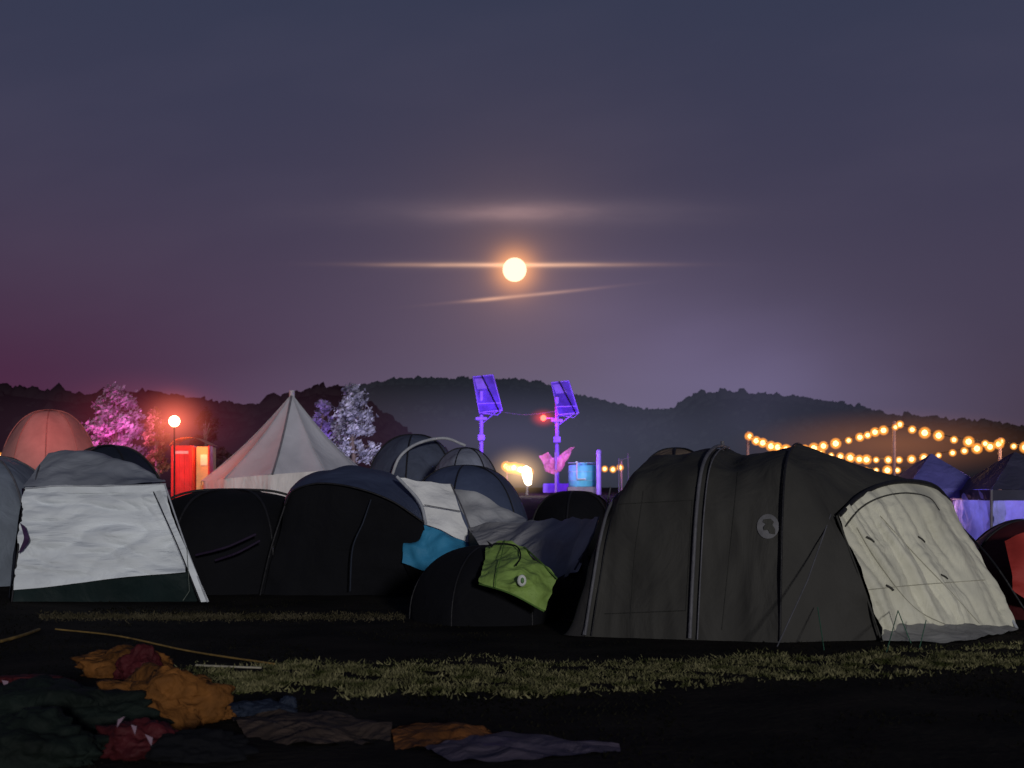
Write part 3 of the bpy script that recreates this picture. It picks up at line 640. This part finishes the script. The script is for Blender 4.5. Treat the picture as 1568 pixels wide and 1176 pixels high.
# ------------------------------------------------ solar light towers
vio=fabric('violet_lit_paint',(.34,.20,.80),.5,.1,4); cell=fabric('solar_cells',(.13,.07,.46),.4,.1,2,var=.4)  # violet lamplight is partly put into these base colours
def tower(cs,mu,vb,D):
    g=group('solar_light_tower',S(mu,790,D))
    TL,TR,BR,BL=[S(u,v,D+dd) for (u,v),dd in zip(cs,(.5,.5,-.35,-.35))]
    loft('solar_panel',[[TL,TR],[BL,BR]],cell,g,8,8,0)
    tube('panel_frame',[TL,TR,BR,BL],.035,vio,g,lin=True,cyc=True)
    tube('panel_bar',[TL.lerp(BL,.75)+Vector((0,-.04,0)),TR.lerp(BR,.8)+Vector((0,-.04,0))],.03,vio,g,lin=True)
    tube('panel_bar_v',[TL.lerp(TR,.45)+Vector((0,-.05,0)),BL.lerp(BR,.85)+Vector((0,-.05,0))],.03,poled,g,lin=True)
    loft('junction_box',[[TL.lerp(TR,.08)+Vector((0,-.06,-.1)),TL.lerp(TR,.5)+Vector((0,-.06,-.1))],[TL.lerp(BL,.35)+Vector((.1,-.06,0)),TL.lerp(BL,.35)+Vector((.6,-.06,.03))]],vio,g,4,4,0)
    tube('battery_arm',[BL.lerp(BR,.0),S(mu,cs[3][1]+3,D),BR],.04,vio,g,lin=True)
    mt=S(mu,cs[0][1]+22,D); base=Vector((mt.x,D,gh(0,D)))
    tube('mast',[base,mt],.09,vio,g,lin=True)
    box('lamp_arm',S(mu,cs[3][1]+9,D-.1),(.5,.12,.12),vio,g)
    box('control_box',S(mu,cs[3][1]+38,D-.15),(.30,.2,.25),vio,g)
    tube('strut',[S(mu+2,cs[3][1]+16,D),BR.lerp(BL,.2)],.025,vio,g,lin=True)
    tube('panel_strut',[BR,BR+Vector((-.2,.2,-.2)),BL],.02,vio,g,lin=True)
    box('ballast',base+Vector((0,0,.2)),(1.2,1.2,.4),vio,g)
    lamp('violet_fill',mt+Vector((.3,-2.6,-.6)),(.26,.05,1),250,.2,g)  # assumed violet lamps in front of the tower, no fixtures
    lamp('violet_fill_low',mt+Vector((-.3,-2.2,-2.6)),(.28,.05,1),75,.2,g)
    return g
tower([(724,577),(755,574),(769,628),(734,632)],737,690,60)
g=tower([(844,586),(871,583),(886,632),(855,635)],853,755,60)
q=S(832,640,60); ball('beacon',q,.13,emis('beacon_red',(1,.06,.04,1),8),g); tube('beacon_arm',[q,S(853,641,60)],.03,vio,g,lin=True); lamp('beacon_light',q+Vector((0,-.4,0)),(1,.05,.03),25,.1,g)
g=group('overhead_cable',S(800,632,60)); tube('cable',[S(768,631,60),S(805,635,60),S(850,630,60)],.012,metal,g)
glow_haze('glow_haze',S(832,640,60),(.8,.8,.55),(1,.05,.04),.9,0,3)
g=group('pennant_flag',S(850,760,57)); pk=fabric('pink_flag',(.75,.25,.6),.6,.3,3,var=.4)
loft('cloth',[[S(826,698,57),S(840,694,56.8),S(850,701,57.1),S(866,690,56.9),S(879,684,57)],[S(832,712,56.9),S(852,712,57.1),S(868,706,57)],[S(836,723,57),S(852,726,57),S(860,718,57)]],pk,g,24,16,.25,2.5)
tube('pole',[S(851,780,57),S(851,692,57)],.05,vio,g,lin=True); lamp('pink_fill',S(851,700,54.8),(.9,.15,.9),75,.1,g)  # lamp without a fixture, lights the flag pink
g=group('water_tank',S(892,760,56)); tk=fabric('tank_blue',(.10,.42,.60),.4,.15,2); D=56
c0=S(892,750,D); r_=.56; z0=gh(0,D)
cyl('vessel',(c0.x,D,z0+.3),r_,r_,EYE+(750-712)/F*D-z0-.3,tk,g)
for i in range(3): tube('hoop_%d'%i,[Vector((c0.x+(r_+.01)*math.cos(a*math.pi/12),D+(r_+.01)*math.sin(a*math.pi/12),z0+.55+.35*i)) for a in range(24)],.012,fabric('tank_band',(.25,.45,.6)),g,lin=True,cyc=True)
cyl('lid',(c0.x,D,EYE+(750-712)/F*D),.2,.18,.1,tk,g)
tube('outlet_pipe',[Vector((c0.x-.25,D-.6,z0+1.3)),Vector((c0.x-.25,D-.62,z0+.6)),Vector((c0.x+.1,D-.62,z0+.6))],.03,polel,g,lin=True)
box('stand',Vector((c0.x,D,z0+.15)),(1.2,1.2,.3),metal,g)
lamp('tank_fill',Vector((c0.x-.2,D-2.2,2.6)),(.6,.85,1),60,.1,g)  # lamp without a fixture, lights the tank from the front
g=group('bollard_post',S(917,770,55)); tube('shaft',[S(917,780,55),S(917,693,55)],.10,vio,g,lin=True); ball('cap',S(917,692,55),.11,vio,g); lamp('post_fill',S(915,710,53.5),(.3,.05,1),28,.1,g)  # violet lamp without a fixture, lights the post
g=group('floodlight',S(806,780,54)); tube('mast',[S(807,790,54),S(807,718,54)],.05,metal,g,lin=True)
fl=emis('flood_glow',(1,.85,.6,1),3.5)
loft('lit_panel',[[S(801,715,53.9),S(806,713,53.88),S(813,717,53.9)],[S(799,726,53.85),S(807,728,53.8),S(815,727,53.85)],[S(803,740,53.9),S(808,744,53.9),S(814,742,53.9)]],fl,g,8,8,0)
ball('lamp_a',S(797,719,53.9),.11,fl,g); ball('lamp_b',S(787,716,54),.08,fl,g)
lamp('flood_light',S(806,728,52),(1,.85,.65),90,.1,g)
g=group('antenna_pole',S(955,760,58)); tube('pole',[S(948,770,58),S(948,702,58)],.03,metal,g,lin=True); tube('pole_b',[S(963,770,58),S(962,694,58)],.03,metal,g,lin=True); tube('crossbar',[S(946,706,58),S(966,700,58)],.02,metal,g,lin=True)

# ------------------------------------------------ trees
def tree(name,u0,u1,vt,D,leaf,clumps,leaves,size,conical=.5,seed=1):
    rnd=random.Random(seed); x=((u0+u1)/2-784)/F*D; R=(u1-u0)/2/F*D; top=EYE+(750-vt)/F*D; b=gh(0,D); h=top-b
    g=group(name,(x,D,b)); bark=fabric(name+'_bark',(.12,.09,.08),.9,.6,6)
    n=10; V=[];Fc=[]; segs=9
    for j in range(segs):
        t=j/(segs-1); r=.16*(1-t*.85)
        for i in range(n):
            a=2*math.pi*i/n; V.append((x+r*math.cos(a)+.1*math.sin(t*5),D+r*math.sin(a),b+h*.85*t))
    for j in range(segs-1):
        for i in range(n): Fc.append((j*n+i,j*n+(i+1)%n,(j+1)*n+(i+1)%n,(j+1)*n+i))
    mesh('trunk',V,Fc,bark,g)
    V=[];Fc=[]
    for k in range(clumps):
        t=rnd.uniform(.22,1.0)**.9; w_=R*((1-t)**(conical)*1.2+.06)*(1 if t>.35 else t/.35)*rnd.uniform(.6,1.25)
        a=rnd.uniform(0,2*math.pi); rr=w_*math.sqrt(rnd.uniform(.15,1))
        c=Vector((x+rr*math.cos(a),D+rr*math.sin(a),b+h*t*.97))
        if k%3==0: tube('limb_%d'%k,[Vector((x,D,b+h*t*.75)),c.lerp(Vector((x,D,c.z)),.5)+Vector((0,0,-.05)),c],.03,bark,g,6)
        cs=R*rnd.uniform(.10,.24)
        for q in range(leaves):
            d_=Vector((rnd.gauss(0,1),rnd.gauss(0,1),rnd.gauss(0,.8)))*cs*.6; p=c+d_
            n1=Vector((rnd.gauss(0,1),rnd.gauss(0,1),rnd.gauss(0,1))).normalized(); t1=n1.orthogonal().normalized(); t2=n1.cross(t1); s=size*rnd.uniform(.6,1.3); k0=len(V)
            V+=[p+t1*s,p+t2*s*.5,p-t1*s,p-t2*s*.5]; Fc.append((k0,k0+1,k0+2,k0+3))
    mesh('foliage',V,Fc,leaf,g,False); return g
g=tree('birch_tree',126,228,595,72,leafmat('leaf_pale',(.12,.08,.13),(.5,.36,.5),1.2),85,60,.13,.5,4)
lamp('magenta_uplight',S(160,690,69),(1,.12,.55),480,.3,g); lamp('magenta_fill_b',S(200,650,69),(.9,.25,.8),300,.3,g)  # assumed magenta lamps before the birch, no fixtures
g=tree('white_birch_tree',497,580,590,72,leafmat('leaf_silver',(.12,.12,.17),(.5,.5,.6),1.5),85,60,.12,.6,8)
lamp('tree_fill',S(560,670,69),(.75,.70,1),380,.3,g)  # assumed pale lamp on the birch, no fixture
g=tree('white_birch_tree',468,520,612,76,leafmat('leaf_violet',(.12,.1,.18),(.35,.3,.5),1.5),50,50,.12,.5,11)
lamp('tree_fill',S(490,655,74),(.55,.35,1),160,.3,g)  # assumed violet lamp on the smaller birch, no fixture
g=tree('bushy_tree',215,262,625,70,leafmat('leaf_rust',(.10,.05,.03),(.3,.16,.1),1.5),50,50,.12,.6,14)
lamp('amber_fill',S(245,665,67),(1,.25,.10),130,.3,g)  # assumed amber lamp on the rust tree, no fixture
tree('bushy_tree',285,345,628,74,leafmat('leaf_dark',(.03,.02,.02),(.06,.04,.04),1.5),50,50,.13,.5,15)

# ------------------------------------------------ foreground heap and blanket
def lump(nm,u,v,rx,ry,rz,mat,par,seed,amp=.35):
    c=G(u,v); bm=bmesh.new(); bmesh.ops.create_icosphere(bm,subdivisions=5,radius=1)
    o=Vector((seed*3.1,seed,0))
    for q in bm.verts:
        p=q.co.copy(); f=1+amp*(noise.noise(p*1.6+o)-.1)+amp*.8*(abs(noise.noise(p*3.3+o))-.2)+.14*abs(noise.noise(p*7+o))
        q.co=Vector((c.x+p.x*rx*f,c.y+p.y*ry*f,max(.004,p.z*rz*f+rz*.25)))
    me=bpy.data.meshes.new(nm); bm.to_mesh(me); bm.free(); me.materials.append(mat); me.polygons.foreach_set('use_smooth',[True]*len(me.polygons))
    return link(bpy.data.objects.new(nm,me),par)
org=fabric('orange_plush',(.14,.055,.012),.8,.7,5,var=.5); dgr=fabric('green_plush',(.006,.011,.009),.8,.6,4,var=.4); drd=fabric('crimson_cloth',(.055,.007,.010),.7,.5,4,var=.4); dbl=fabric('blue_cloth',(.012,.018,.035),.7,.5,4); pal=fabric('lilac_cloth',(.085,.070,.10),.7,.6,3,var=.3)
g=group('deflated_dragon_costume',G(200,1110))
lump('tail',190,1032,.40,.3,.18,org,g,1); lump('back',245,1105,.42,.35,.30,org,g,2); lump('body',90,1115,.62,.5,.24,dgr,g,3); lump('jaw',210,1155,.30,.22,.16,drd,g,4); lump('belly',35,1168,.45,.3,.22,dgr,g,5)
lump('wing',50,1045,.3,.15,.05,drd,g,6); lump('arm',395,1095,.26,.12,.08,dbl,g,7); lump('crest',215,1040,.2,.12,.20,drd,g,8); lump('paw',320,1100,.16,.1,.10,org,g,9); lump('claw',440,1085,.07,.05,.08,dbl,g,10)
lump('hind_leg',300,1160,.3,.2,.12,black,g,12)
tw=fabric('felt_teeth',(.22,.15,.20),.7,.1,5)
for i,(u,v) in enumerate([(186,1103),(205,1114),(228,1131),(246,1145),(264,1158),(96,1100),(8,1046)]):
    p=S(u,v,8.3 if i<5 else (8.6 if i==5 else 10.6)); a=random.uniform(-1.2,1.2); sz=random.uniform(.7,1.2)
    mesh('tooth_%d'%i,[p+Vector((-.022,0,.015+.01*a))*sz,p+Vector((.022,0,.015-.01*a))*sz,p+Vector((a*.02,-.02,-.04))*1,p+Vector((0,.03,.0))],[(0,1,2),(0,2,3),(1,3,2),(0,3,1)],tw,g,False)
g=group('crumpled_blanket',G(650,1130))
def gz(u,v,z=.03):
    q=G(u,v); return Vector((q.x,q.y,z))
loft('grey_end',[[gz(352,1102,.03),gz(430,1097,.05),gz(520,1100,.05),gz(600,1112,.03)],[gz(365,1118,.03),gz(440,1120,.08),gz(520,1122,.07),gz(600,1124,.04)],[gz(385,1138,.01),gz(450,1142,.02),gz(530,1142,.02),gz(598,1138,.01)]],fabric('grey_blanket',(.060,.042,.034),.9,.7,4,var=.35),g,80,40,.045,3.5)
loft('orange_middle',[[gz(590,1118,.02),gz(640,1113,.04),gz(700,1112,.04),gz(765,1122,.03)],[gz(600,1130,.03),gz(660,1132,.05),gz(720,1130,.05),gz(770,1128,.03)],[gz(605,1148,.01),gz(670,1148,.01),(gz(720,1146,.01)),gz(775,1136,.01)]],fabric('orange_blanket',(.16,.058,.015),.9,.7,4,var=.4),g,70,30,.035,4)
loft('lilac_end',[[gz(650,1148,.02),gz(745,1130,.04),gz(840,1134,.04),gz(948,1144,.02)],[gz(665,1158,.03),gz(750,1150,.05),gz(850,1148,.04),gz(950,1148,.02)],[gz(690,1166,.01),gz(770,1166,.02),gz(850,1160,.02),gz(950,1151,.01)]],pal,g,80,30,.03,3)
g=group('yellow_rope',G(250,1000)); yl=fabric('yellow_webbing',(.20,.13,.04),.7,.2,8,var=.4)
tube('strand_a',[gz(85,966,.02),gz(180,978,.03),gz(290,1000,.02),gz(420,1020,.02)],.010,yl,g); tube('strand_b',[gz(-20,992,.03),gz(30,980,.04),gz(60,968,.03)],.018,yl,g); tube('strand_c',[gz(300,1022,.02),gz(345,1024,.02),gz(400,1026,.02)],.010,fabric('pale_webbing',(.3,.28,.22)),g)
